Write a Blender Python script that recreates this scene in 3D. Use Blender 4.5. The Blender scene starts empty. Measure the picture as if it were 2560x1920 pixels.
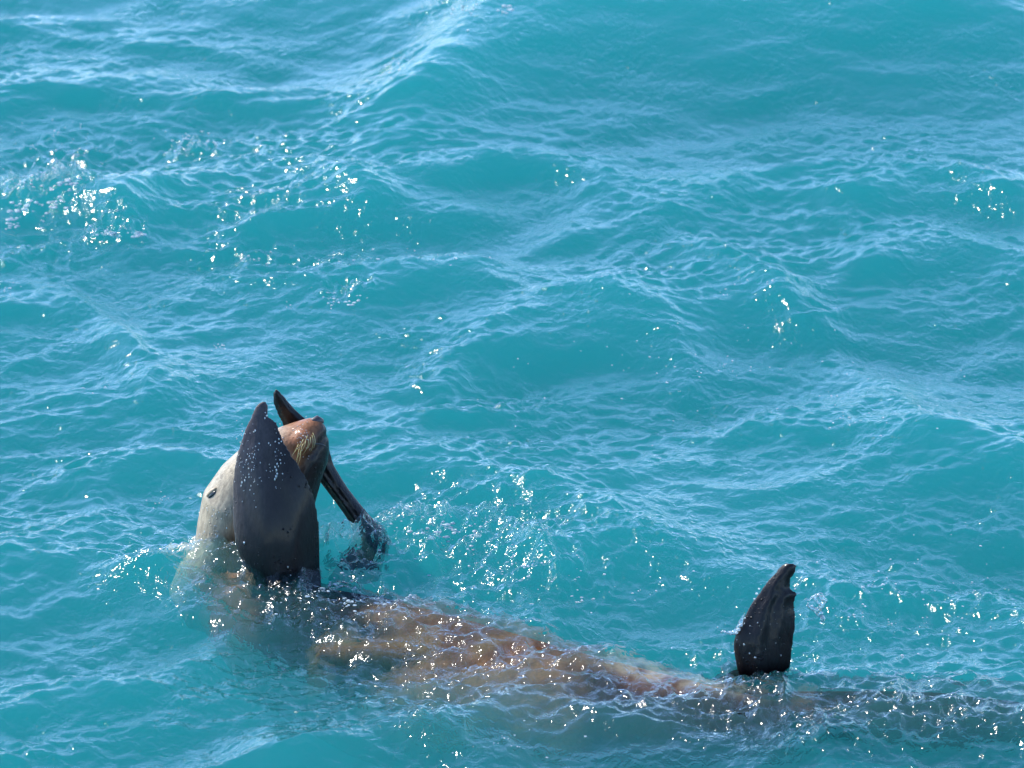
import bpy, bmesh, math, random
import numpy as np
from mathutils import Vector, Matrix

random.seed(7)
rng = np.random.default_rng(11)
R = math.radians
scene = bpy.context.scene
C = scene.collection

# ------------------------------------------------------------------ camera
DIST, ELEV, WIDTH = 26.0, R(19.0), 3.0
cam_d = bpy.data.cameras.new('camera')
cam = bpy.data.objects.new('camera', cam_d)
C.objects.link(cam)
scene.camera = cam
cam.location = (0, -DIST * math.cos(ELEV), DIST * math.sin(ELEV))
cam.rotation_euler = (math.pi / 2 - ELEV, 0, 0)
cam_d.sensor_width = 36.0
cam_d.lens = 36.0 * DIST / WIDTH
cam_d.clip_start = 0.5
cam_d.clip_end = 6000
cam_d.dof.use_dof = True
cam_d.dof.focus_distance = 24.5
cam_d.dof.aperture_fstop = 7.0

# ------------------------------------------------------------------ world, sun, exposure
SUN_EL, SUN_AZ = R(43), R(-55)          # azimuth from +Y (the view direction), negative = left
world = bpy.data.worlds.new('World')
scene.world = world
world.use_nodes = True
wn = world.node_tree
bg = wn.nodes['Background']
sky = wn.nodes.new('ShaderNodeTexSky')
sky.sky_type = 'NISHITA'
sky.sun_disc = False
sky.sun_elevation = SUN_EL
sky.sun_rotation = SUN_AZ
sky.altitude = 2500
sky.air_density = 1.0
sky.dust_density = 0.0
sky.ozone_density = 5.0
wn.links.new(sky.outputs[0], bg.inputs[0])
bg.inputs[1].default_value = 0.15
sun_d = bpy.data.lights.new('sun', 'SUN')
sun_d.energy = 2.6
sun_d.angle = R(0.53)
sun_d.color = (1.0, 0.95, 0.86)
sun = bpy.data.objects.new('sun', sun_d)
C.objects.link(sun)
to_sun = Vector((math.sin(SUN_AZ) * math.cos(SUN_EL), math.cos(SUN_AZ) * math.cos(SUN_EL), math.sin(SUN_EL)))
sun.rotation_euler = to_sun.to_track_quat('Z', 'Y').to_euler()
sun.location = to_sun * 20
vs = scene.view_settings
vs.view_transform = 'Standard'
vs.look = 'None'
vs.exposure = 1.40
vs.gamma = 1.0
cy = scene.cycles
cy.max_bounces = 5
cy.transparent_max_bounces = 8
cy.volume_bounces = 0
cy.transmission_bounces = 6
cy.glossy_bounces = 3
cy.diffuse_bounces = 2
cy.use_denoising = True
cy.use_light_tree = False
cy.use_adaptive_sampling = True
cy.adaptive_threshold = 0.02
cy.caustics_reflective = False
cy.caustics_refractive = False
cy.sample_clamp_indirect = 4.0
cy.sample_clamp_direct = 40.0

# ------------------------------------------------------------------ helpers
Rc = cam.rotation_euler.to_matrix()
F_PX = 2560 * cam_d.lens / 36.0         # focal length in pixels of the 2560-wide photograph
def ray(u, v):
    return (Rc @ Vector(((u - 1280) / F_PX, (960 - v) / F_PX, -1.0)))
def on_z(u, v, z=0.0):
    d = ray(u, v); t = (z - cam.location.z) / d.z
    return cam.location + d * t
def on_y(u, v, y):
    d = ray(u, v); t = (y - cam.location.y) / d.y
    return cam.location + d * t

def tag(o, label=None, cat=None, group=None, kind=None):
    if label: o['label'] = label
    if cat: o['category'] = cat
    if group: o['group'] = group
    if kind: o['kind'] = kind
    return o

def mesh_obj(name, verts, faces, material=None, parent=None, smooth=True):
    me = bpy.data.meshes.new(name)
    me.from_pydata(verts, [], faces)
    me.update()
    if smooth:
        me.polygons.foreach_set('use_smooth', [True] * len(me.polygons))
    if material: me.materials.append(material)
    o = bpy.data.objects.new(name, me)
    C.objects.link(o)
    if parent: o.parent = parent
    return o

class NT:
    """small node-tree helper"""
    def __init__(self, name):
        self.m = bpy.data.materials.new(name)
        self.m.use_nodes = True
        self.t = self.m.node_tree
        self.t.nodes.clear()
        self.out = self.t.nodes.new('ShaderNodeOutputMaterial')
    def n(self, kind, **kw):
        nd = self.t.nodes.new('ShaderNode' + kind)
        for k, v in kw.items():
            if k.startswith('i_'):
                nd.inputs[k[2:].replace('_', ' ')].default_value = v
            else:
                setattr(nd, k, v)
        return nd
    def l(self, a, b):
        self.t.links.new(a, b)

# ------------------------------------------------------------------ the sea
# crest lines seen in the photograph: (points u,v ; height ; width of the face towards us ; width of the back)
RIDGES = [
    ([(780, 260), (880, 215), (960, 180), (1100, 90), (1250, 20), (1500, -50), (2000, -80), (2800, -60)], .25, 1.1, .9),
    ([(1130, 440), (1240, 405), (1330, 400), (1460, 440)], .060, .22, .25),
    ([(1380, 585), (1540, 555), (1700, 580), (1850, 650), (1980, 730)], .065, .30, .40),
    ([(1120, 860), (1280, 770), (1420, 735), (1600, 760), (1720, 820)], .085, .50, .35),
    ([(1480, 720), (1640, 685), (1800, 680), (1960, 740), (2110, 860), (2300, 1000)], .062, .50, .50),
    ([(2120, 500), (2240, 440), (2330, 412), (2450, 450), (2600, 540)], .040, .30, .36),
    ([(1680, 495), (1850, 470), (2000, 476), (2200, 500)], .028, .22, .4),
    ([(300, 470), (450, 410), (600, 385), (800, 415), (930, 480)], .09, .32, .35),
    ([(640, 555), (760, 525), (950, 512), (1180, 530)], .055, .2, .3),
    ([(400, 715), (560, 685), (760, 680), (960, 670), (1100, 640), (1250, 650)], .085, .38, .3),
    ([(-150, 480), (30, 455), (180, 450), (330, 520)], .08, .3, .3),
    ([(-200, 650), (20, 670), (160, 700), (290, 790), (370, 890)], .07, .4, .25),
    ([(250, 1150), (400, 1112), (560, 1120), (700, 1160)], .05, .25, .3),
    ([(830, 1140), (1000, 1120), (1200, 1150), (1400, 1220), (1560, 1290)], .07, .28, .3),
    ([(1300, 1370), (1450, 1330), (1650, 1340), (1850, 1385), (2100, 1440)], .085, .42, .28),
    ([(2150, 1500), (2300, 1440), (2450, 1460), (2700, 1500)], .06, .3, .3),
    ([(2200, 630), (2350, 590), (2480, 610), (2700, 700)], .06, .25, .3),
    ([(1900, 1010), (2100, 1030), (2300, 1060), (2560, 1150)], .06, .35, .3),
    ([(60, 1420), (200, 1380), (350, 1400), (460, 1470)], .03, .2, .3),
    ([(-50, 1760), (200, 1690), (420, 1640), (560, 1580)], .05, .3, .25),
    ([(720, 1850), (900, 1810), (1040, 1805), (1180, 1850)], .045, .2, .25),
    ([(1150, 1790), (1290, 1725), (1400, 1745), (1550, 1800)], .035, .16, .2),
    ([(2050, 1830), (2300, 1790), (2600, 1800)], .04, .2, .3),
    ([(380, 1405), (470, 1378), (560, 1378), (640, 1400)], .05, .14, .10),
    ([(860, 1350), (950, 1290), (1080, 1275), (1200, 1290), (1300, 1330), (1390, 1400)], .055, .12, .12),
]
RIDGES = [(p, a * (.95 if a < .06 else .72), f, k) for p, a, f, k in RIDGES]
def smooth_interp(xq, xs, ys):
    # natural-ish cubic (Catmull-Rom on sorted xs)
    xs = np.asarray(xs); ys = np.asarray(ys)
    m = np.gradient(ys, xs)
    i = np.clip(np.searchsorted(xs, xq) - 1, 0, len(xs) - 2)
    h = xs[i + 1] - xs[i]
    t = np.clip((xq - xs[i]) / h, 0, 1)
    h00 = 2*t**3 - 3*t**2 + 1; h10 = t**3 - 2*t**2 + t; h01 = -2*t**3 + 3*t**2; h11 = t**3 - t**2
    return h00*ys[i] + h10*h*m[i] + h01*ys[i+1] + h11*h*m[i+1]

def vnoise(x, y, seed=0):
    # smooth value noise, numpy
    xi = np.floor(x).astype(np.int64); yi = np.floor(y).astype(np.int64)
    fx = x - xi; fy = y - yi
    fx = fx*fx*fx*(fx*(fx*6-15)+10); fy = fy*fy*fy*(fy*(fy*6-15)+10)
    def hsh(a, b):
        n = (a * 374761393 + b * 668265263 + seed * 974634777) & 0xFFFFFFFF
        n = ((n ^ (n >> 13)) * 1274126177) & 0xFFFFFFFF
        return ((n ^ (n >> 16)) & 0xFFFFFF) / float(0xFFFFFF)
    a = hsh(xi, yi); b = hsh(xi+1, yi); c = hsh(xi, yi+1); d = hsh(xi+1, yi+1)
    return (a*(1-fx)+b*fx)*(1-fy) + (c*(1-fx)+d*fx)*fy

# random wind waves: (kx, ky, amplitude, phase)
def spectrum(n, l0, l1, steep, mean_dir, spread):
    w = []
    for i in range(n):
        lam = l0 * (l1 / l0) ** ((i + rng.random()) / n)
        th = mean_dir + rng.normal() * spread
        k = 2 * math.pi / lam
        w.append((k*math.cos(th), k*math.sin(th), steep * lam * (0.6 + 0.8*rng.random()), rng.random()*6.283, lam))
    return w
WAVES_LONG = spectrum(14, .8, 2.4, .0045, R(-82), R(28))
WAVES_MID = spectrum(46, .14, .7, .0052, R(-85), R(36))
WAVES_SMALL = spectrum(90, .034, .12, .0047, R(-86), R(50))

def churn(x, y):
    """how broken the water is (0..1): round the seal's flippers and in its wake"""
    c = np.zeros_like(x)
    for u, v, ru, rv, s in ((1120, 1330, .26, .30, 1.0), (930, 1370, .2, .25, .9), (800, 1500, .28, .25, .55), (1350, 1440, .25, .30, .55),
                            (540, 1400, .13, .16, .4), (1900, 1640, .18, .28, .7), (1500, 1400, .35, .3, .3), (110, 470, .16, .25, 1.3),
                            (280, 585, .09, .1, 1.2), (470, 350, .09, .12, .7), (190, 370, .2, .25, .45), (870, 745, .08, .08, .7), (640, 640, .2, .12, .4), (1000, 180, .07, .12, .6), (1180, 40, .12, .2, .6), (620, 540, .2, .1, .35), (1100, 1560, .3, .3, .3), (2150, 1500, .3, .4, .3), (80, 620, .15, .25, .4),
                            (720, 1480, .2, .25, .55), (1000, 1570, .3, .3, .40), (1300, 1650, .3, .3, .40), (1600, 1720, .3, .3, .42), (1850, 1760, .3, .3, .44), (2200, 1790, .45, .4, .42)):
        p = on_z(u, v)
        c = np.maximum(c, s * np.exp(-((x-p.x)/ru)**2 - ((y-p.y)/rv)**2))
    return c

def sea_height(x, y, detail=1.0):
    """vertical height plus sideways (choppy) shift of the sea at rest position x, y; detail fades the short waves"""
    h = np.zeros_like(x); dx = np.zeros_like(x); dy = np.zeros_like(x)
    for pts, A, wf, wb in RIDGES:
        P = [on_z(u, v, A * .8) for u, v in pts]
        xs = [p.x for p in P]; ys = [p.y for p in P]
        L = xs[-1] - xs[0]
        sel = (x > xs[0] - .3) & (x < xs[-1] + .3)
        xx = x[sel]; yy = y[sel]
        yc = smooth_interp(np.clip(xx, xs[0], xs[-1]), xs, ys) + .05*(vnoise(xx*3.1, yy*1.7, 5)-.5)
        t = np.clip((xx - xs[0] + .25) / (L + .5), 0, 1)
        a = A * np.clip(np.minimum(t, 1 - t) * 4.2, 0, 1) ** 1.3
        a = a * a * (3 * A - 2 * a) / (A * A) if A > 0 else a
        d = yy - yc
        prof = np.where(d < 0, 1 / (1 + np.abs(d / (wf*.62)) ** 2.3), 1 / (1 + np.abs(d / (wb*.62)) ** 2.0))
        h[sel] += a * prof
    h -= .035
    # (level near the animal is set further down)
    # warp so the wave trains do not look like straight corduroy
    wx = x + .10 * (vnoise(x*1.7, y*1.1, 1) - .5) + .04 * (vnoise(x*5, y*3.3, 2) - .5)
    wy = y + .16 * (vnoise(x*1.5, y*1.0, 3) - .5) + .06 * (vnoise(x*4.4, y*3.0, 4) - .5)
    patch = .35 + 1.3 * vnoise(x*1.6 + 9, y*.9, 6) * (.5 + vnoise(x*4.1, y*2.1, 7))
    ch = churn(x, y)
    calm = np.zeros_like(x)
    for u, v in ((600, 1430), (800, 1480), (1000, 1540), (1250, 1600), (1500, 1680), (1750, 1730), (1950, 1760), (2250, 1790)):
        p = on_z(u, v)
        calm = np.maximum(calm, np.exp(-((x-p.x)/.35)**2 - ((y-p.y)/.4)**2))
    h += .030 * calm
    sleek = np.zeros_like(x)                 # the smooth faces of the bigger swells
    for u, v, ru, rv, k in ((1750, 90, .75, 1.1, .6), (2300, 150, .6, 1.1, .6), (1700, 850, .32, .42, .55), (1280, 150, .25, .5, .5), (650, 900, .3, .3, .35), (1550, 1480, .4, .25, .35)):
        p = on_z(u, v)
        sleek = np.maximum(sleek, k * np.exp(-((x-p.x)/ru)**4 - ((y-p.y)/rv)**4))
    patch = patch * (1 - sleek)
    def train(ws, amp, chop):
        nonlocal h, dx, dy
        for kx, ky, a, ph, lam in ws:
            q = kx*wx + ky*wy + ph
            s = np.sin(q); c = np.cos(q)
            k = math.hypot(kx, ky)
            h += amp * a * c
            if chop:
                g = amp * a * chop * s
                dx -= g * (kx/k); dy -= g * (ky/k)
    train(WAVES_LONG, 1.0 - .85*calm, .7)
    train(WAVES_MID, (.75 + .25*patch) * (1 - .6*sleek), .55)
    face = np.gradient(h, axis=0) / np.gradient(y, axis=0)
    face = np.clip(1.0 - 2.6*face, .28, 1.5)
    train(WAVES_SMALL, patch * detail * (face + 2.2*ch), .2)
    # broken water
    if detail is not None:
        for f, a in ((13., .030), (27., .016), (55., .008)):
            h += ch * a * 2 * (1 - np.abs(2*vnoise(x*f, y*f*.72, int(f)) - 1) - .5) * detail
    return h, dx, dy

def axis(lo, hi, step, far):
    a = list(np.arange(lo, hi + step/2, step))
    s = step; p = hi; up = []
    while p < far:
        s *= 1.22; p += s; up.append(p)
    s = step; p = lo; dn = []
    while p > -far:
        s *= 1.22; p -= s; dn.append(p)
    return np.array(dn[::-1] + a + up)

def build_sea(mat):
    ax = axis(-1.85, 1.85, .0054, 1500)
    ay = axis(-3.45, 3.7, .0085, 1500)
    X, Y = np.meshgrid(ax, ay)
    out = np.maximum(np.maximum(np.abs(X) - 1.85, 0), np.maximum(Y - 3.7, np.maximum(-3.45 - Y, 0)))
    fade = np.exp(-out / .8)
    H, DX, DY = sea_height(X, Y, fade)
    keep = np.exp(-np.maximum(out - 3, 0) / 12)
    V = np.stack([X + DX*fade, Y + DY*fade, H*keep], -1).reshape(-1, 3)
    global SEA_V
    SEA_V = V[(out.ravel() <= 0)]
    ny, nx = X.shape
    idx = np.arange(nx*ny).reshape(ny, nx)
    Q = np.stack([idx[:-1, :-1], idx[:-1, 1:], idx[1:, 1:], idx[1:, :-1]], -1).reshape(-1, 4)
    # closed below: sides and a bottom, so the water is a solid body
    base = len(V)
    zb = -12.0
    c4 = [idx[0, 0], idx[0, -1], idx[-1, -1], idx[-1, 0]]
    V = np.concatenate([V, np.array([[V[i][0], V[i][1], zb] for i in c4])])
    tot = len(Q)
    me = bpy.data.meshes.new('sea')
    loops = Q.reshape(-1).tolist()
    sizes = [4] * tot
    edges = [list(idx[0, :]), list(idx[:, -1]), list(idx[-1, ::-1]), list(idx[::-1, 0])]
    for s in range(4):
        e = [int(i) for i in edges[s]]
        poly = e[::-1] + [base + s, base + (s+1) % 4]
        loops += poly; sizes.append(len(poly))
    loops += [base + 3, base + 2, base + 1, base]; sizes.append(4)
    me.vertices.add(len(V)); me.vertices.foreach_set('co', V.astype(np.float32).ravel())
    me.loops.add(len(loops)); me.loops.foreach_set('vertex_index', np.array(loops, dtype=np.int32))
    me.polygons.add(len(sizes))
    st = np.concatenate([[0], np.cumsum(sizes)[:-1]]).astype(np.int32)
    me.polygons.foreach_set('loop_start', st)
    sm = np.ones(len(sizes), dtype=bool); sm[-5:] = False
    me.polygons.foreach_set('use_smooth', sm)
    me.update(calc_edges=True); me.validate()
    ca = me.attributes.new('churn', 'FLOAT', 'POINT')
    ca.data.foreach_set('value', np.concatenate([(churn(X, Y)*fade).ravel(), np.zeros(4)]).astype(np.float32))
    me.materials.append(mat)
    o = bpy.data.objects.new('sea', me); C.objects.link(o)
    tag(o, 'turquoise wind-ruffled sea reflecting blue sky and sun glints', 'sea', kind='structure')
    return o

def water_material():
    N = NT('sea_water')
    tc = N.n('TexCoord')
    mp = N.n('Mapping'); mp.inputs['Scale'].default_value = (1.0, .72, 1.0)
    N.l(tc.outputs['Object'], mp.inputs['Vector'])
    n1 = N.n('TexNoise', i_Scale=34.0, i_Detail=2.5, i_Roughness=.6, i_Distortion=.7)
    N.l(mp.outputs[0], n1.inputs['Vector'])
    n2 = N.n('TexNoise', i_Scale=2.6, i_Detail=2.0)
    N.l(mp.outputs[0], n2.inputs['Vector'])
    mr = N.n('MapRange'); mr.inputs[1].default_value = .35; mr.inputs[2].default_value = .7
    mr.inputs[3].default_value = .34; mr.inputs[4].default_value = .95
    N.l(n2.outputs[0], mr.inputs[0])
    bp = N.n('Bump'); bp.inputs['Distance'].default_value = .012
    ch = N.n('Attribute', attribute_name='churn')
    st = N.n('Math', operation='MULTIPLY_ADD'); st.inputs[1].default_value = .85
    N.l(ch.outputs['Fac'], st.inputs[0]); N.l(mr.outputs[0], st.inputs[2])
    N.l(n1.outputs[0], bp.inputs['Height']); N.l(st.outputs[0], bp.inputs['Strength'])
    fr = N.n('Fresnel'); fr.inputs['IOR'].default_value = 1.34
    N.l(bp.outputs[0], fr.inputs['Normal'])
    gl = N.n('BsdfGlossy'); gl.inputs['Roughness'].default_value = .115
    gl.inputs['Color'].default_value = (1, 1, 1, 1)
    N.l(bp.outputs[0], gl.inputs['Normal'])
    tr = N.n('BsdfTransparent')
    rf = N.n('BsdfRefraction'); rf.inputs['IOR'].default_value = 1.3; rf.inputs['Roughness'].default_value = 0.0
    N.l(bp.outputs[0], rf.inputs['Normal'])
    mx = N.n('MixShader'); mx.inputs[0].default_value = .4
    N.l(tr.outputs[0], mx.inputs[1]); N.l(rf.outputs[0], mx.inputs[2])
    # (see below) only the upper side bends what is seen through it
    # seen from below the boundary lets light straight through (the sheet does not bend it)
    ge = N.n('NewGeometry')
    om = N.n('Math', operation='SUBTRACT'); om.inputs[0].default_value = 1.0
    N.l(ge.outputs['Backfacing'], om.inputs[1])
    rr = N.n('Math', operation='MULTIPLY'); rr.inputs[1].default_value = .6
    N.l(om.outputs[0], rr.inputs[0]); N.l(rr.outputs[0], mx.inputs[0])
    ff = N.n('Math', operation='MULTIPLY')
    N.l(fr.outputs[0], ff.inputs[0]); N.l(om.outputs[0], ff.inputs[1])
    m2 = N.n('MixShader')
    N.l(ff.outputs[0], m2.inputs[0]); N.l(mx.outputs[0], m2.inputs[1]); N.l(gl.outputs[0], m2.inputs[2])
    N.l(m2.outputs[0], N.out.inputs['Surface'])
    sc = N.n('VolumeScatter'); sc.inputs['Color'].default_value = (.08, .94, .93, 1); sc.inputs['Density'].default_value = .66
    sc.inputs['Anisotropy'].default_value = 0.0
    ab = N.n('VolumeAbsorption'); ab.inputs['Color'].default_value = (0.0, .735, .765, 1); ab.inputs['Density'].default_value = 1.46
    ad = N.n('AddShader')
    N.l(sc.outputs[0], ad.inputs[0]); N.l(ab.outputs[0], ad.inputs[1])
    N.l(ad.outputs[0], N.out.inputs['Volume'])
    return N.m

sea = build_sea(water_material())

# ------------------------------------------------------------------ the sea lion
S = WIDTH / 2560.0                       # metres per photograph pixel at the subject

def tube(points, n=28, squash=None):
    """closed loft through (Vector, radius) rings; squash = list of (a, b) factors for the two ring axes"""
    V, Fc = [], []
    P = [p for p, r in points]
    prev = None
    m = len(points)
    for i, (p, r) in enumerate(points):
        t = (P[min(i+1, m-1)] - P[max(i-1, 0)]).normalized()
        a = Vector((0, 1, 0)) if prev is None else prev
        a = (a - t * a.dot(t)).normalized()
        b = t.cross(a).normalized()
        prev = a
        fa, fb = (1, 1) if squash is None else squash[i]
        for k in range(n):
            q = 2*math.pi*k/n
            V.append(p + a*(math.cos(q)*r*fa) + b*(math.sin(q)*r*fb))
    for i in range(m-1):
        for k in range(n):
            k2 = (k+1) % n
            Fc.append((i*n+k, i*n+k2, (i+1)*n+k2, (i+1)*n+k))
    for end, base in ((0, 0), (1, (m-1)*n)):
        t = (P[1]-P[0]).normalized() if end == 0 else (P[-1]-P[-2]).normalized()
        r = points[0][1] if end == 0 else points[-1][1]
        c = len(V); V.append(P[-1] + t*r*.55 if end else P[0] - t*r*.55)
        for k in range(n):
            k2 = (k+1) % n
            Fc.append((base+k2, base+k, c) if end == 0 else (base+k, base+k2, c))
    return V, Fc

def resample(rows, step):
    rows = np.array(rows, float)
    t = np.concatenate([[0], np.cumsum(np.abs(np.diff(rows[:, 0])) + 1e-6)])
    q = np.linspace(0, t[-1], max(int(t[-1]/step), 2))
    return np.stack([np.interp(q, t, rows[:, i]) for i in range(rows.shape[1])], 1)

def blade(rows, ydepth, thick, camber, n=44, lead=0.35, ridge=.005, bowref=None):
    """flipper: rows of (v, uL, uR) traced down the blade; a lens-shaped section at its own distance, thickest near the leading edge"""
    rows = resample(rows, 7)
    V, Fc = [], []
    m = len(rows)
    for i, (v, u0, u1) in enumerate(rows):
        yc = ydepth(v)
        A = on_y(u0, v, yc); B = on_y(u1, v, yc)
        w = B - A
        for k in range(n):
            q = 2*math.pi*k/n
            s_ = .5 - .5*math.cos(q)
            prof = math.sin(q)
            sk = (1.25 - .6*s_) if lead < .5 else (.65 + .6*s_)
            th = thick(v) * sk * min(1.0, .4 + w.length/.05) * .5
            p = A + w*s_
            bow = camber(v) * (1 - (2*s_-1)**2) if bowref is None else camber(v) * (1 - ((u0 + (u1-u0)*s_ - bowref[0]) / bowref[1])**2)
            if prof > 0: bow += ridge * math.sin(math.pi*s_) * math.cos(2*math.pi*(2.7*s_ + .1*math.sin(i*.13))) * min(1, i/12)
            V.append(p + Vector((0, -bow - prof*th, 0)))
    for i in range(m-1):
        for k in range(n):
            k2 = (k+1) % n
            Fc.append((i*n+k, (i+1)*n+k, (i+1)*n+k2, i*n+k2))
    Fc.append(tuple(range(n)))
    Fc.append(tuple((m-1)*n + k for k in reversed(range(n))))
    return V, Fc

def lerp_fn(pts):
    xs = [p[0] for p in pts]; ys = [p[1] for p in pts]
    return lambda x: float(smooth_interp(np.array([min(max(x, xs[0]), xs[-1])], float), xs, ys)[0])

Y_NEAR = on_z(690, 1432, 0).y            # where the near flipper leaves the water
Y_HEAD = Y_NEAR + .24
Y_FAR = Y_NEAR + .34
Y_HIND = on_z(1905, 1655, 0).y

parts = []                               # (name, verts, faces)
# trunk, lying on its back just under the surface
trunk = [(590, 1455, .09, -.08), (650, 1466, .12, -.045), (720, 1482, .16, -.028), (850, 1512, .195, -.024), (1000, 1556, .215, -.024), (1150, 1600, .22, -.024),
         (1300, 1645, .22, -.024), (1450, 1682, .212, -.020), (1600, 1715, .198, -.018), (1750, 1745, .178, -.022), (1880, 1770, .15, -.032), (1990, 1795, .13, -.045)]
parts.append(('ankle', *tube([(on_z(u, v, z), r) for u, v, r, z in ((1840, 1765, .09, -.13), (1880, 1725, .075, -.11), (1903, 1690, .06, -.08), (1906, 1668, .04, -.04))], 24)))
parts.append(('trunk', *tube([(on_z(u, v, zt) - Vector((0, 0, r*.85)), r) for u, v, r, zt in trunk], 36, [(1.32, .85)]*len(trunk))))
parts.append(('elbow', *tube([(on_z(u, v, z), r) for u, v, r, z in ((800, 1645, .03, -.07), (870, 1655, .045, -.075), (950, 1665, .06, -.085), (1060, 1680, .065, -.10), (1180, 1690, .06, -.13))], 24)))
# neck and head: nose up, nape to the left
head = [(500, 1530, 92), (540, 1478, 108), (580, 1420, 106), (594, 1375, 103), (600, 1325, 103), (611, 1268, 104), (640, 1218, 96), (676, 1172, 84), (712, 1138, 70), (742, 1113, 58),
        (768, 1092, 47), (786, 1073, 36), (795, 1060, 25)]
hp = [(on_y(u, v, Y_HEAD), r*S) for u, v, r in head]
parts.append(('head', *tube(hp, 36, [(.95, 1)]*len(hp))))
parts.append(('chin', *tube([(on_y(u, v, Y_HEAD-.005), r*S) for u, v, r in ((690, 1290, 80), (725, 1225, 68), (757, 1170, 52), (778, 1135, 44), (793, 1108, 32), (800, 1090, 22))], 28)))
parts.append(('whisker_pad', *tube([(on_y(u, v, Y_HEAD-.03), r*S) for u, v, r in ((735, 1135, 26), (752, 1108, 34), (772, 1088, 28))], 24)))
near_rows = [(1004, 653, 667), (1007, 647, 671), (1012, 641, 673), (1020, 636, 674), (1028, 632, 673), (1038, 628, 670), (1043, 627, 673), (1048, 623, 692), (1056, 619, 697), (1068, 613, 699), (1085, 607, 707),
             (1104, 601, 716), (1125, 594, 729), (1145, 589, 743), (1165, 586, 756), (1186, 583, 767), (1205, 582, 776), (1225, 582, 784), (1245, 582, 790), (1268, 582, 795), (1309, 583, 800),
             (1354, 588, 801), (1385, 602, 801), (1420, 622, 802), (1470, 640, 804), (1510, 655, 800)]
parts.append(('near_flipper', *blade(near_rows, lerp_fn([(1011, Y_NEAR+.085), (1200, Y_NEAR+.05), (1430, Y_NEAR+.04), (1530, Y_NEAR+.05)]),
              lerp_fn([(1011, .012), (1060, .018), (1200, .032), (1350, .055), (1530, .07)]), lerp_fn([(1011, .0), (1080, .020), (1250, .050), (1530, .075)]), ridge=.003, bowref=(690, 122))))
far_rows = [(971, 687, 694), (977, 682, 700), (985, 680, 707), (1000, 681, 719), (1020, 686, 736), (1040, 695, 757), (1060, 704, 786), (1080, 716, 806), (1100, 728, 816),
            (1130, 745, 826), (1160, 768, 834), (1190, 788, 851), (1220, 811, 870), (1250, 834, 893), (1280, 856, 917), (1305, 872, 939), (1330, 882, 962), (1360, 874, 968), (1400, 850, 962), (1450, 815, 950)]
parts.append(('far_flipper', *blade(far_rows, lerp_fn([(971, Y_FAR-.02), (1200, Y_FAR), (1340, Y_FAR-.03), (1450, Y_FAR-.16)]),
              lerp_fn([(971, .014), (1060, .022), (1250, .04), (1480, .065)]), lambda v: .008, lead=.6)))
hind_rows = [(1404, 1968, 1984), (1407, 1960, 1990), (1412, 1953, 1994), (1419, 1947, 1995), (1428, 1939, 1993), (1440, 1928, 1983), (1455, 1915, 1979), (1469, 1905, 1978), (1476, 1901, 1988), (1484, 1896, 1996),
             (1493, 1888, 1991), (1510, 1876, 1987), (1535, 1863, 1990), (1560, 1852, 1990), (1580, 1840, 1988), (1600, 1834, 1984), (1630, 1834, 1981), (1670, 1842, 1976), (1710, 1850, 1968), (1760, 1862, 1955)]
parts.append(('hind_flipper', *blade(hind_rows, lerp_fn([(1409, Y_HIND+.03), (1560, Y_HIND), (1760, Y_HIND-.02)]),
              lerp_fn([(1409, .012), (1480, .020), (1600, .04), (1760, .07)]), lambda v: .012)))
# the other hind flipper trails under the surface; its edge breaks it
parts.append(('trailing_flipper', *tube([(on_z(u, v, z), r) for u, v, r, z in ((1950, 1795, .15, -.11), (2070, 1808, .18, -.11), (2200, 1818, .20, -.11), (2350, 1828, .21, -.12), (2560, 1838, .18, -.14))],
              24, [(1, .35)]*5)))
parts.append(('trailing_toe', *tube([(on_z(u, v, z), r) for u, v, r, z in ((1940, 1800, .06, -.13), (2020, 1825, .045, -.09), (2085, 1836, .028, -.020), (2130, 1846, .016, -.035))], 20)))

bmv, bmf, ids = [], [], []
for i, (nm, V_, F_) in enumerate(parts):
    o0 = len(bmv)
    bmv += [tuple(v) for v in V_]
    bmf += [tuple(a + o0 for a in f) for f in F_]
    ids += [i] * len(V_)
raw = mesh_obj('raw_body', bmv, bmf)
bm = bmesh.new(); bm.from_mesh(raw.data); bmesh.ops.recalc_face_normals(bm, faces=bm.faces); bm.to_mesh(raw.data); bm.free()
md = raw.modifiers.new('remesh', 'REMESH'); md.mode = 'VOXEL'; md.voxel_size = .0048; md.use_smooth_shade = True
sm = raw.modifiers.new('smooth', 'SMOOTH'); sm.factor = .5; sm.iterations = 7
dg = bpy.context.evaluated_depsgraph_get()
body_me = bpy.data.meshes.new_from_object(raw.evaluated_get(dg))
bpy.data.objects.remove(raw)
body_me.name = 'body'
nv = len(body_me.vertices)
co = np.empty(nv*3, np.float32); body_me.vertices.foreach_get('co', co); co = co.reshape(-1, 3).astype(float)
from mathutils.kdtree import KDTree
kd = KDTree(len(bmv))
for i, v in enumerate(bmv): kd.insert(v, i)
kd.balance()
vid = np.array([ids[kd.find(Vector(c))[1]] for c in co])

def project(c):
    M = np.array(Rc.transposed())
    d = (c - np.array(cam.location)) @ M.T
    return 1280 + F_PX * d[:, 0] / -d[:, 2], 960 - F_PX * d[:, 1] / -d[:, 2]

def sstep(a, b, x):
    t = np.clip((x - a) / (b - a), 0, 1); return t*t*(3-2*t)
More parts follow.
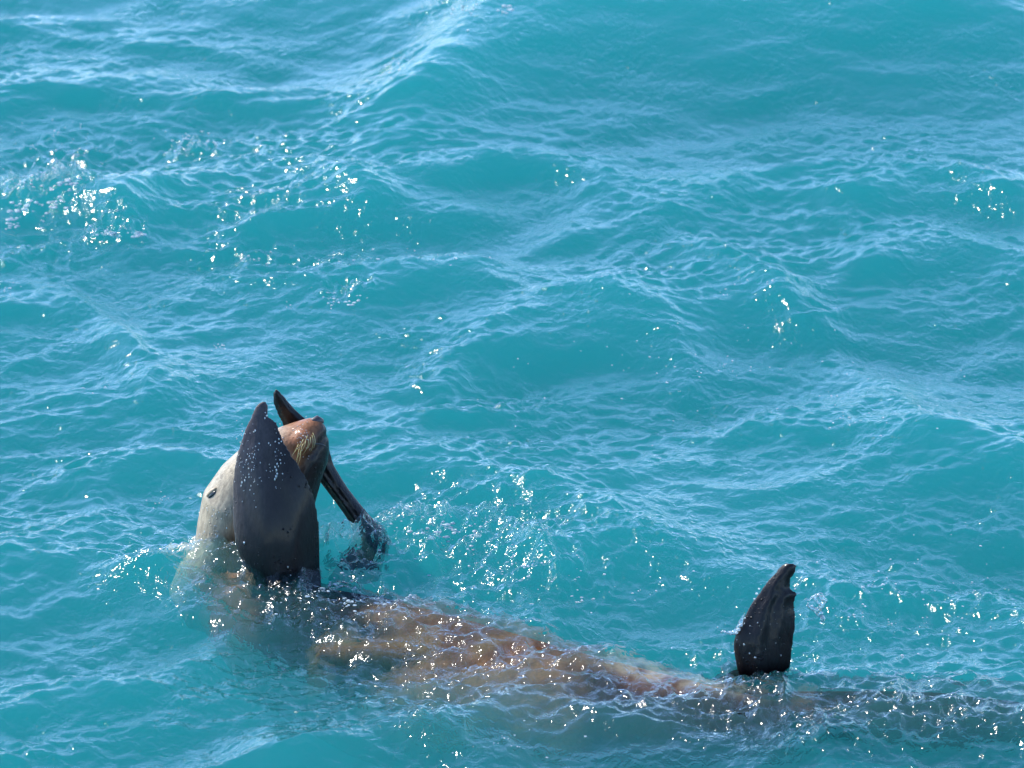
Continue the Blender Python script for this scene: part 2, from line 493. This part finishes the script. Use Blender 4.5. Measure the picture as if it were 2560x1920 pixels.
# pigment of the coat, point by point, with some sheen and shade painted in
CREAM = np.array((.42, .345, .235)); BROWN = np.array((.092, .047, .026)); DARK = np.array((.0065, .0045, .005)); RUST = np.array((.30, .120, .052)); DUSK = np.array((.014, .009, .008))
col = np.zeros((nv, 3))
U, W = project(co)
nz = vnoise(co[:, 0]*9+co[:, 2]*7, co[:, 1]*9+co[:, 2]*5, 21)
nz2 = vnoise(co[:, 0]*26+3, co[:, 1]*26+co[:, 2]*22, 22)
names = [p[0] for p in parts]
for i, nm in enumerate(names):
    m = vid == i
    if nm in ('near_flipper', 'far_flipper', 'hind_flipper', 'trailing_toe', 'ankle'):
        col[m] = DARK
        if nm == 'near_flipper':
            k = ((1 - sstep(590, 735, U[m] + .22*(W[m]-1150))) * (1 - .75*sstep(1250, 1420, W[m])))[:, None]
            col[m] = DARK + (np.array((.082, .068, .068)) - DARK)*k  # lighter left side: sky sheen painted into the skin colour
    elif nm in ('trailing_flipper',):
        col[m] = BROWN*.26
    elif nm in ('head', 'chin', 'whisker_pad'):
        a = U[m] - 640 - (1240 - W[m])*.55 + 30*(nz[m]-.5)       # along the head: nape -> nose
        c = CREAM + (RUST - CREAM) * sstep(-70, 10, a)[:, None]
        thr = sstep(-6, 26, U[m] - 772 + (W[m]-1100)*.42 + 14*(nz2[m]-.5))         # dark chin and throat, plus the muzzle's shaded right half painted in
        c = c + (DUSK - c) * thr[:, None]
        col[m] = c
    else:
        x = U[m] + 60*(nz[m]-.5); w = W[m]
        c = np.tile(BROWN, (m.sum(), 1))
        c = c + (DUSK - c) * (sstep(600, 660, x) * (1 - sstep(880, 1000, x)))[:, None]  # dark band painted for the near flipper's reflection in the churned water
        axis_v = np.interp(U[m], [t[0] for t in trunk], [t[1] for t in trunk])
        belly = sstep(1440, 1540, x) * (1 - sstep(1800, 1880, x)) * (1 - sstep(-25, 0, w - axis_v + 34*(nz2[m]-.5))) * sstep(.38, .5, nz2[m])
        c = c + (CREAM*.62 - c) * belly[:, None]
        c = c + (DUSK*1.6 - c) * (.85*sstep(1300, 1500, x) * sstep(-14, 22, w - axis_v + 30*(nz[m]-.5)))[:, None]  # near side of the rear darkened: the body's underwater shadow painted in
        warm = sstep(.42, .62, .5*nz[m] + .5*nz2[m]) * sstep(900, 1000, x) * (1 - sstep(1400, 1500, x))
        c = c + (np.array((.19, .105, .05)) - c) * (.7*warm)[:, None]
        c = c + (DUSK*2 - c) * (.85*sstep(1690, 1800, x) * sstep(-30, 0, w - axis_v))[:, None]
        if nm == 'elbow': c = c*.3 + np.array((.15, .095, .04))*.7
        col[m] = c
# soften the borders between coat colours
ed = np.empty(len(body_me.edges)*2, np.int32); body_me.edges.foreach_get('vertices', ed); ed = ed.reshape(-1, 2)
for _ in range(6):
    acc = col.copy(); cnt = np.ones(nv)
    np.add.at(acc, ed[:, 0], col[ed[:, 1]]); np.add.at(acc, ed[:, 1], col[ed[:, 0]])
    np.add.at(cnt, ed[:, 0], 1); np.add.at(cnt, ed[:, 1], 1)
    col = acc / cnt[:, None]
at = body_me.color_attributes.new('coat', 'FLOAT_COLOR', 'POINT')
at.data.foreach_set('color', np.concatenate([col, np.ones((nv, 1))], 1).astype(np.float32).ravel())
fa = body_me.attributes.new('film', 'FLOAT', 'POINT')
fa.data.foreach_set('value', sstep(-.02, .03, co[:, 2]).astype(np.float32))
body_me.polygons.foreach_set('use_smooth', [True]*len(body_me.polygons))

def hide_material():
    N = NT('wet_hide')
    tc = N.n('TexCoord')
    at = N.n('Attribute', attribute_name='coat')
    nf = N.n('TexNoise', i_Scale=60.0, i_Detail=6.0, i_Roughness=.65)
    mp = N.n('Mapping'); mp.inputs['Scale'].default_value = (1.6, 1.6, .5)
    N.l(tc.outputs['Object'], mp.inputs['Vector']); N.l(mp.outputs[0], nf.inputs['Vector'])
    hs = N.n('MapRange'); hs.inputs[1].default_value = .3; hs.inputs[2].default_value = .7; hs.inputs[3].default_value = .58; hs.inputs[4].default_value = 1.32
    N.l(nf.outputs[0], hs.inputs[0])
    mu = N.n('Mix', data_type='RGBA', blend_type='MULTIPLY'); mu.inputs[0].default_value = 1.0
    N.l(at.outputs['Color'], mu.inputs[6]); N.l(hs.outputs[0], mu.inputs[7])
    # water beads and creases
    vo = N.n('TexVoronoi', i_Scale=85.0); N.l(tc.outputs['Object'], vo.inputs['Vector'])
    vr = N.n('MapRange'); vr.inputs[1].default_value = .0; vr.inputs[2].default_value = .30; vr.inputs[3].default_value = 1; vr.inputs[4].default_value = 0
    N.l(vo.outputs['Distance'], vr.inputs[0])
    sel = N.n('TexNoise', i_Scale=14.0, i_Detail=2.0); N.l(tc.outputs['Object'], sel.inputs['Vector'])
    sr = N.n('MapRange'); sr.inputs[1].default_value = .53; sr.inputs[2].default_value = .60
    N.l(sel.outputs[0], sr.inputs[0])
    be = N.n('Math', operation='MULTIPLY'); N.l(vr.outputs[0], be.inputs[0]); N.l(sr.outputs[0], be.inputs[1])
    b1 = N.n('Bump'); b1.inputs['Distance'].default_value = .004; b1.inputs['Strength'].default_value = .8
    N.l(be.outputs[0], b1.inputs['Height'])
    b2 = N.n('Bump'); b2.inputs['Distance'].default_value = .005; b2.inputs['Strength'].default_value = .55
    N.l(nf.outputs[0], b2.inputs['Height']); N.l(b1.outputs[0], b2.inputs['Normal'])
    p = N.n('BsdfPrincipled'); p.inputs['Roughness'].default_value = .45; p.inputs['Specular IOR Level'].default_value = .3
    p.inputs['Coat Weight'].default_value = .8; p.inputs['Coat Roughness'].default_value = .12; p.inputs['Coat IOR'].default_value = 1.33
    # a film of water shines only in air; under the surface hide and water have nearly the same index
    fi = N.n('Attribute', attribute_name='film')
    for sock, k in (('Coat Weight', .42), ('Specular IOR Level', .18)):
        q = N.n('Math', operation='MULTIPLY'); q.inputs[1].default_value = k
        N.l(fi.outputs['Fac'], q.inputs[0]); N.l(q.outputs[0], p.inputs[sock])
    N.l(mu.outputs[2], p.inputs['Base Color']); N.l(b2.outputs[0], p.inputs['Normal']); N.l(b1.outputs[0], p.inputs['Coat Normal'])
    N.l(p.outputs[0], N.out.inputs['Surface'])
    return N.m

def plain(name, colr, rough=.4, coat=0.0, noise=0.0, nscale=80.0):
    N = NT(name)
    p = N.n('BsdfPrincipled'); p.inputs['Roughness'].default_value = rough; p.inputs['Coat Weight'].default_value = coat; p.inputs['Coat Roughness'].default_value = .08
    p.inputs['Base Color'].default_value = (*colr, 1)
    if noise:
        tc = N.n('TexCoord'); nf = N.n('TexNoise', i_Scale=nscale, i_Detail=4.0); N.l(tc.outputs['Object'], nf.inputs['Vector'])
        mx = N.n('Mix', data_type='RGBA'); mx.inputs[6].default_value = (*[c*(1-noise) for c in colr], 1); mx.inputs[7].default_value = (*[min(1, c*(1+noise)) for c in colr], 1)
        N.l(nf.outputs[0], mx.inputs[0]); N.l(mx.outputs[2], p.inputs['Base Color'])
        bp = N.n('Bump'); bp.inputs['Distance'].default_value = .002; bp.inputs['Strength'].default_value = .6; N.l(nf.outputs[0], bp.inputs['Height']); N.l(bp.outputs[0], p.inputs['Normal'])
    N.l(p.outputs[0], N.out.inputs['Surface'])
    return N.m

lion = bpy.data.objects.new('sea_lion', None); C.objects.link(lion)
lion.location = on_z(1150, 1628, -.2)
lion.empty_display_size = .2
tag(lion, 'dark brown sea lion floating on its back, snout and flippers raised out of the water', 'sea lion')
def part(name, V_, F_, mat, parent=None):
    par = parent or lion
    o = mesh_obj(name, [tuple(v) for v in V_], F_, mat, par)
    if parent is None: o.matrix_parent_inverse = Matrix.Translation(-Vector(lion.location))
    return o
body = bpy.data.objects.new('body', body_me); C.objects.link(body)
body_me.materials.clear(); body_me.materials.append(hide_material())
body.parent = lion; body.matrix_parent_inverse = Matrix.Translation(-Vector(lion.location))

# surface lookup on the finished body, seen along a photograph pixel
from mathutils.bvhtree import BVHTree
bvh = BVHTree.FromPolygons([tuple(c) for c in co], [tuple(p.vertices) for p in body_me.polygons])
def hit(u, v, lift=0.0):
    d = ray(u, v).normalized()
    h = bvh.ray_cast(cam.location, d)
    return (h[0] + h[1]*lift, h[1]) if h[0] else (on_y(u, v, Y_HEAD), Vector((0, -1, 0)))
m_black = plain('wet_black_skin', (.012, .010, .010), .3, .6)
m_ear = plain('ear_skin', (.45, .33, .20), .5, .2, .3)
m_whisk = plain('whisker_straw', (.62, .52, .22), .35)
m_nose = plain('nose_skin', (.045, .036, .036), .45, .35, .35, 220.)

# ear: a rolled flap with a dark opening
e0, n0 = hit(519, 1247); e1, n1 = hit(543, 1226)
em = (e0 + e1) / 2; nrm = (n0 + n1).normalized()
ax = (e1 - e0).normalized()
ear = part('ear', *tube([(em + ax*t*.020 + nrm*.001 + ax.cross(nrm)*(-.0085), r) for t, r in ((-1.0, .002), (-.7, .0055), (-.2, .0075), (.4, .007), (1.0, .003))], 14), m_ear)
part('ear_opening', *tube([(em + ax*t*.017 + nrm*(-.0008), r) for t, r in ((-1.0, .002), (-.6, .0055), (0, .0066), (.6, .005), (1.0, .0018))], 14), m_black)
# nose pad and nostrils, mouth line
npos = [hit(u, v)[0] for u, v in ((779, 1052), (792, 1049), (806, 1053))]
nose = part('nose', *tube([(p + Vector((0, .006, -.004)), r) for p, r in zip(npos, (.008, .014, .009))], 16), m_nose)
mp_ = [hit(u, v, -.0006)[0] for u, v in ((776, 1112), (788, 1110), (800, 1110), (811, 1114), (820, 1120))]
part('mouth', *tube([(p, r) for p, r in zip(mp_, (.001, .0022, .0026, .0024, .001))], 10), m_black)
# whiskers
for (u0, v0), (u1, v1), sag in (((780, 1088), (777, 1128), 4), ((776, 1094), (768, 1122), 3), ((771, 1098), (757, 1136), 5), ((764, 1104), (752, 1130), 2), ((782, 1082), (784, 1120), 5),
                                ((756, 1110), (740, 1150), 3), ((748, 1122), (741, 1175), -2), ((768, 1090), (749, 1122), 3), ((758, 1098), (737, 1130), 2), ((746, 1110), (730, 1140), 1), ((752, 1126), (744, 1165), 2)):
    p0 = hit(u0, v0)[0]
    pts = []
    for k in range(6):
        t = k/5
        q = on_y(u0 + (u1-u0)*t + sag*math.sin(math.pi*t), v0 + (v1-v0)*t, p0.y - .012*math.sin(t*1.6) - .004)
        pts.append((q, .0010*(1-.6*t)))
    part('whisker', *tube(pts, 6), m_whisk)

# ------------------------------------------------------------------ spray, foam, clinging water and stand-ins for sun glints
def water_drop_material(name, gloss, rough, tint=(1, 1, 1)):
    N = NT(name)
    fr = N.n('Fresnel'); fr.inputs['IOR'].default_value = 1.33
    ad = N.n('Math', operation='ADD'); ad.inputs[1].default_value = gloss; ad.use_clamp = True
    N.l(fr.outputs[0], ad.inputs[0])
    g = N.n('BsdfGlossy'); g.inputs['Roughness'].default_value = rough; g.inputs['Color'].default_value = (1, 1, 1, 1)
    t = N.n('BsdfTransparent'); t.inputs[0].default_value = (*tint, 1)
    m = N.n('MixShader'); N.l(ad.outputs[0], m.inputs[0]); N.l(t.outputs[0], m.inputs[1]); N.l(g.outputs[0], m.inputs[2])
    N.l(m.outputs[0], N.out.inputs['Surface'])
    return N.m
def foam_glint_material():
    N = NT('foam_glint_white')
    p = N.n('BsdfPrincipled'); p.inputs['Base Color'].default_value = (.86, .95, .98, 1); p.inputs['Roughness'].default_value = .25
    t = N.n('BsdfTranslucent'); t.inputs[0].default_value = (.88, .97, 1.0, 1)
    m = N.n('MixShader'); m.inputs[0].default_value = .4
    N.l(t.outputs[0], m.inputs[1]); N.l(p.outputs[0], m.inputs[2]); N.l(m.outputs[0], N.out.inputs['Surface'])
    return N.m
_b = bmesh.new(); bmesh.ops.create_icosphere(_b, subdivisions=1, radius=1.0)
ICO_V = np.array([v.co[:] for v in _b.verts]); ICO_F = np.array([[v.index for v in f.verts] for f in _b.faces]); _b.free()
def blob_cloud(items):
    """items: (centre, (ax, ay, az), yaw) -> one mesh of small rounded blobs"""
    VV, FF = [], []
    for i, (c, r, yaw) in enumerate(items):
        p = ICO_V * np.array(r)
        cs, sn = math.cos(yaw), math.sin(yaw)
        p = np.stack([p[:, 0]*cs - p[:, 1]*sn, p[:, 0]*sn + p[:, 1]*cs, p[:, 2]], 1) + np.array(c)
        VV.append(p); FF.append(ICO_F + i*len(ICO_V))
    return np.concatenate(VV).tolist(), np.concatenate(FF).tolist()

SU, SVv = project(SEA_V)
# only surface facing the camera side of its wave can be seen; pick vertices by where they lie in view
def scatter(u, v, ru, rv, n, tight=1.0):
    q = ((SU-u)/ru)**2 + ((SVv-v)/rv)**2
    idx = np.where(q < 4)[0]
    if len(idx) == 0: return []
    w = np.exp(-q[idx]*tight) * (.15 + vnoise(SEA_V[idx][:, 0]*22, SEA_V[idx][:, 1]*9, 31))**3
    w /= w.sum()
    return SEA_V[rng.choice(idx, min(n, len(idx)), replace=False, p=w)]
flecks = []  # white blobs serve as painted sun glints as well as foam
for p in list(scatter(150, 455, 40, 22, 40)) + list(scatter(95, 515, 45, 18, 30)) + list(scatter(50, 560, 40, 14, 15)) + list(scatter(300, 588, 40, 9, 20)) + list(scatter(1130, 1330, 90, 30, 28)) + list(scatter(885, 755, 18, 7, 8)) + list(scatter(1250, 15, 30, 14, 8)):
    r = .0025 + .0035*rng.random()
    flecks.append((p, (r*(1 + 1.5*rng.random()), r*(1.2+rng.random()), r*.55), rng.normal()*.4))
for u, v, ru, rv, n, s0, s1 in ((110, 470, 75, 40, 60, .0010, .003), (60, 545, 60, 18, 25, .0010, .003), (280, 585, 45, 12, 55, .0012, .0035), (470, 350, 50, 14, 40, .0012, .003), (150, 370, 130, 50, 60, .001, .0022),
                                (20, 720, 40, 20, 14, .001, .003), (1150, 1340, 150, 50, 90, .0012, .0034), (1000, 1300, 70, 35, 60, .0014, .003), (1290, 1400, 50, 30, 40, .0014, .0035),
                                (900, 1460, 150, 40, 55, .0014, .0036), (800, 1500, 110, 40, 35, .0014, .0036), (560, 1375, 60, 25, 30, .001, .0025), (1900, 1660, 60, 30, 35, .0012, .003), (2150, 1530, 220, 90, 60, .001, .003),
                                (1750, 930, 380, 130, 70, .001, .0024), (820, 745, 90, 22, 22, .0012, .003), (1000, 640, 200, 25, 25, .001, .003), (720, 640, 150, 30, 18, .001, .003), (620, 650, 40, 8, 12, .0012, .003),
                                (1180, 25, 60, 30, 16, .0015, .0035), (1000, 175, 25, 12, 9, .0015, .003), (550, 868, 20, 6, 10, .0012, .0028), (240, 970, 30, 8, 8, .001, .002), (1500, 1450, 130, 60, 40, .0012, .003),
                                (400, 1250, 30, 15, 10, .001, .002), (2300, 1500, 200, 120, 30, .001, .0025), (1300, 1850, 120, 30, 14, .0012, .003), (1880, 720, 60, 30, 10, .001, .0025), (2150, 1060, 60, 25, 12, .001, .0025)):
    for p in scatter(u, v, ru, rv, n):
        r = s0 + (s1-s0)*rng.random()**2
        flecks.append((p + np.array([0, 0, r*.3]), (r*(1 + 1.3*rng.random()), r*(1+.6*rng.random()), r*.8), rng.normal()*.4))
for u, v, r in ((2046, 1487, .0045), (2054, 1490, .0035), (2059, 1500, .003), (2040, 1492, .003), (2034, 1496, .0025), (2050, 1524, .004), (2055, 1540, .0048), (2057, 1545, .005), (2052, 1557, .0035), (2030, 1514, .003),
                (2040, 1522, .0035), (2046, 1532, .003), (2020, 1508, .002), (1852, 1563, .006), (1846, 1574, .0065), (1841, 1582, .005), (1826, 1580, .004), (1812, 1579, .003), (1898, 1472, .0035), (1892, 1484, .004), (1886, 1497, .003), (1862, 1545, .0025)):
    flecks.append((np.array(on_y(u, v, Y_HIND + (.028 if u > 1950 else -.02))), (r*1.1, r*.8, r*.8), rng.normal()*.4))
fl = mesh_obj('foam_glint_flecks', *blob_cloud(flecks), foam_glint_material())
tag(fl, 'white flecks of foam and spray, also standing in for sun glints, scattered over the turquoise water', 'foam', kind='stuff')

# beads of water clinging to the raised flippers and the muzzle
beads = []
def bead(u, v, r, flat=.45):
    c, n_ = hit(u, v)
    e_ = .8 + .5*rng.random()
    beads.append((np.array(c), (r/e_, r*.6, r*1.5*e_), rng.normal()*.3))
for u, v, r in ((691, 1176, 3.5), (690, 1192, 4.4), (687, 1199, 3.4), (693, 1185, 3.2), (688, 1168, 2.6), (696, 1166, 2.2), (693, 1160, 3), (700, 1150, 2.6), (672, 1108, 2.4), (676, 1113, 2.0), (688, 1130, 2.2), (697, 1098, 2.6), (703, 1104, 2.2), (708, 1095, 2.0), (611, 1357, 4.0),
                (605, 1207, 3.4), (612, 1202, 3.0), (603, 1215, 2.6), (606, 1254, 2.0), (625, 1225, 1.8), (648, 1109, 2.4), (639, 1116, 1.8), (667, 1040, 3.2), (662, 1046, 2.6), (663, 1032, 2.2), (638, 1077, 2.6),
                (720, 1418, 2.4), (640, 1268, 1.8), (700, 1040+20, 1.6)):
    bead(u, v, r*.001)  # the first cluster is added as the near flipper's broad highlight
for _ in range(75):
    u = 618 + 20*rng.normal(); v = 1150 + 42*rng.normal(); bead(max(u, 592 if v < 1160 else 587), v, .0010 + .0012*rng.random()**2)
for _ in range(30):
    bead(695 + 10*rng.normal(), 1145 + 35*rng.normal(), .0010 + .0013*rng.random()**2)
for _ in range(45):
    bead(755 + 14*rng.normal(), 1095 + 22*rng.normal(), .0009 + .0008*rng.random())
for _ in range(34):
    bead(1890 + 42*rng.normal(), 1590 + 60*rng.normal(), .0007 + .0028*rng.random()**3)
for _ in range(30):
    bead(530 + 22*rng.normal(), 1320 + 30*rng.normal(), .0010 + .0012*rng.random())
bd = mesh_obj('water_beads', *blob_cloud(beads), water_drop_material('water_bead', .55, .30))
tag(bd, 'clear water beads clinging to the wet flippers and muzzle, glinting', 'water drops', kind='stuff')

def blob_mesh(name, balls, voxel, mat, smooth=4):
    v_, f_ = blob_cloud(balls)
    r_ = mesh_obj(name + '_raw', v_, f_)
    m_ = r_.modifiers.new('r', 'REMESH'); m_.mode = 'VOXEL'; m_.voxel_size = voxel; m_.use_smooth_shade = True
    k_ = r_.modifiers.new('s', 'SMOOTH'); k_.iterations = smooth; k_.factor = .5
    me_ = bpy.data.meshes.new_from_object(r_.evaluated_get(bpy.context.evaluated_depsgraph_get()))
    bpy.data.objects.remove(r_)
    b_ = bmesh.new(); b_.from_mesh(me_)
    left = set(b_.verts); best = []
    while left:
        st = [left.pop()]; comp = [st[0]]
        while st:
            for e_ in st.pop().link_edges:
                for w_ in e_.verts:
                    if w_ in left: left.discard(w_); st.append(w_); comp.append(w_)
        if len(comp) > len(best): best = comp
    keep_ = set(best)
    bmesh.ops.delete(b_, geom=[v for v in b_.verts if v not in keep_], context='VERTS')
    b_.to_mesh(me_); b_.free()
    me_.name = name; me_.materials.clear(); me_.materials.append(mat)
    me_.polygons.foreach_set('use_smooth', [True]*len(me_.polygons))
    o_ = bpy.data.objects.new(name, me_); C.objects.link(o_)
    return o_
def strand(pts, y, step=.003, jitter=.0012):
    out = []
    P = [(on_y(u, v, y), r) for u, v, r in pts]
    for (a, ra), (b, rb) in zip(P[:-1], P[1:]):
        n = max(int((b-a).length/step), 1)
        for k in range(n):
            t = k/n; r = ra + (rb-ra)*t
            c = np.array(a.lerp(b, t)) + rng.normal(size=3)*jitter
            out.append((c, (r*(.8+.5*rng.random()), r*.9, r*(.8+.5*rng.random())), 0))
    return out
m_splash = water_drop_material('splash_water', .25, .18, (.93, .985, .99))
# curl of water flung off the hind flipper
bl = strand([(1994, 1490, .0022), (2008, 1499, .0020), (2022, 1499, .0026), (2036, 1492, .005), (2050, 1486, .007), (2060, 1500, .007), (2058, 1515, .006), (2046, 1524, .007), (2054, 1534, .005), (2057, 1545, .006), (2054, 1556, .003)], Y_HIND + .03)
bl += strand([(2018, 1512, .004), (2032, 1522, .006), (2046, 1534, .007), (2056, 1542, .005)], Y_HIND + .03)
bl += strand([(2036, 1494, .004), (2046, 1508, .003), (2052, 1522, .004)], Y_HIND + .025)
sp = blob_mesh('water_splash', bl, .0022, m_splash, 3)
tag(sp, 'small curl of clear water flung off the trailing edge of the raised hind flipper', 'splash', 'splashes round the flippers')
# sheet of water running off the leading edge of the hind flipper
bl = strand([(1903, 1468, .003), (1893, 1484, .0045), (1884, 1500, .0035), (1872, 1518, .0025), (1858, 1540, .003), (1851, 1562, .008), (1845, 1576, .010), (1838, 1584, .006), (1822, 1580, .005), (1806, 1579, .003), (1792, 1584, .002)], Y_HIND - .012)
sp = blob_mesh('water_splash', bl, .0022, m_splash, 3)
tag(sp, 'bright run of water along the leading edge of the raised hind flipper', 'splash', 'splashes round the flippers')
# tangle of water round the root of the far front flipper
bl = []
for _ in range(15):
    u, v = 930 + 24*rng.normal(), 1335 + 24*rng.normal()
    a_ = rng.random()*6.28; L = 12 + 22*rng.random()
    bl += strand([(u, v, .005), (u + L*.5*math.cos(a_), v + L*.5*math.sin(a_), .0065*rng.random()+.003), (u + L*math.cos(a_), v + L*math.sin(a_), .002)], Y_FAR - .06 + .05*rng.random())
for u, v, L in ((806, 1218, 30), (811, 1216, 52), (817, 1222, 22), (870, 1290, 20), (884, 1312, 34)):
    bl += strand([(u, v, .0022), (u - 1, v + L*.5, .0012), (u - 1, v + L, .0008)], Y_FAR - .05, jitter=.0004)
sp = blob_mesh('water_splash', bl, .0026, water_drop_material('splash_thin_water', .05, .10, (.93, .985, .99)), 3)
tag(sp, 'ragged splash of water round the root of the far front flipper', 'splash', 'splashes round the flippers')
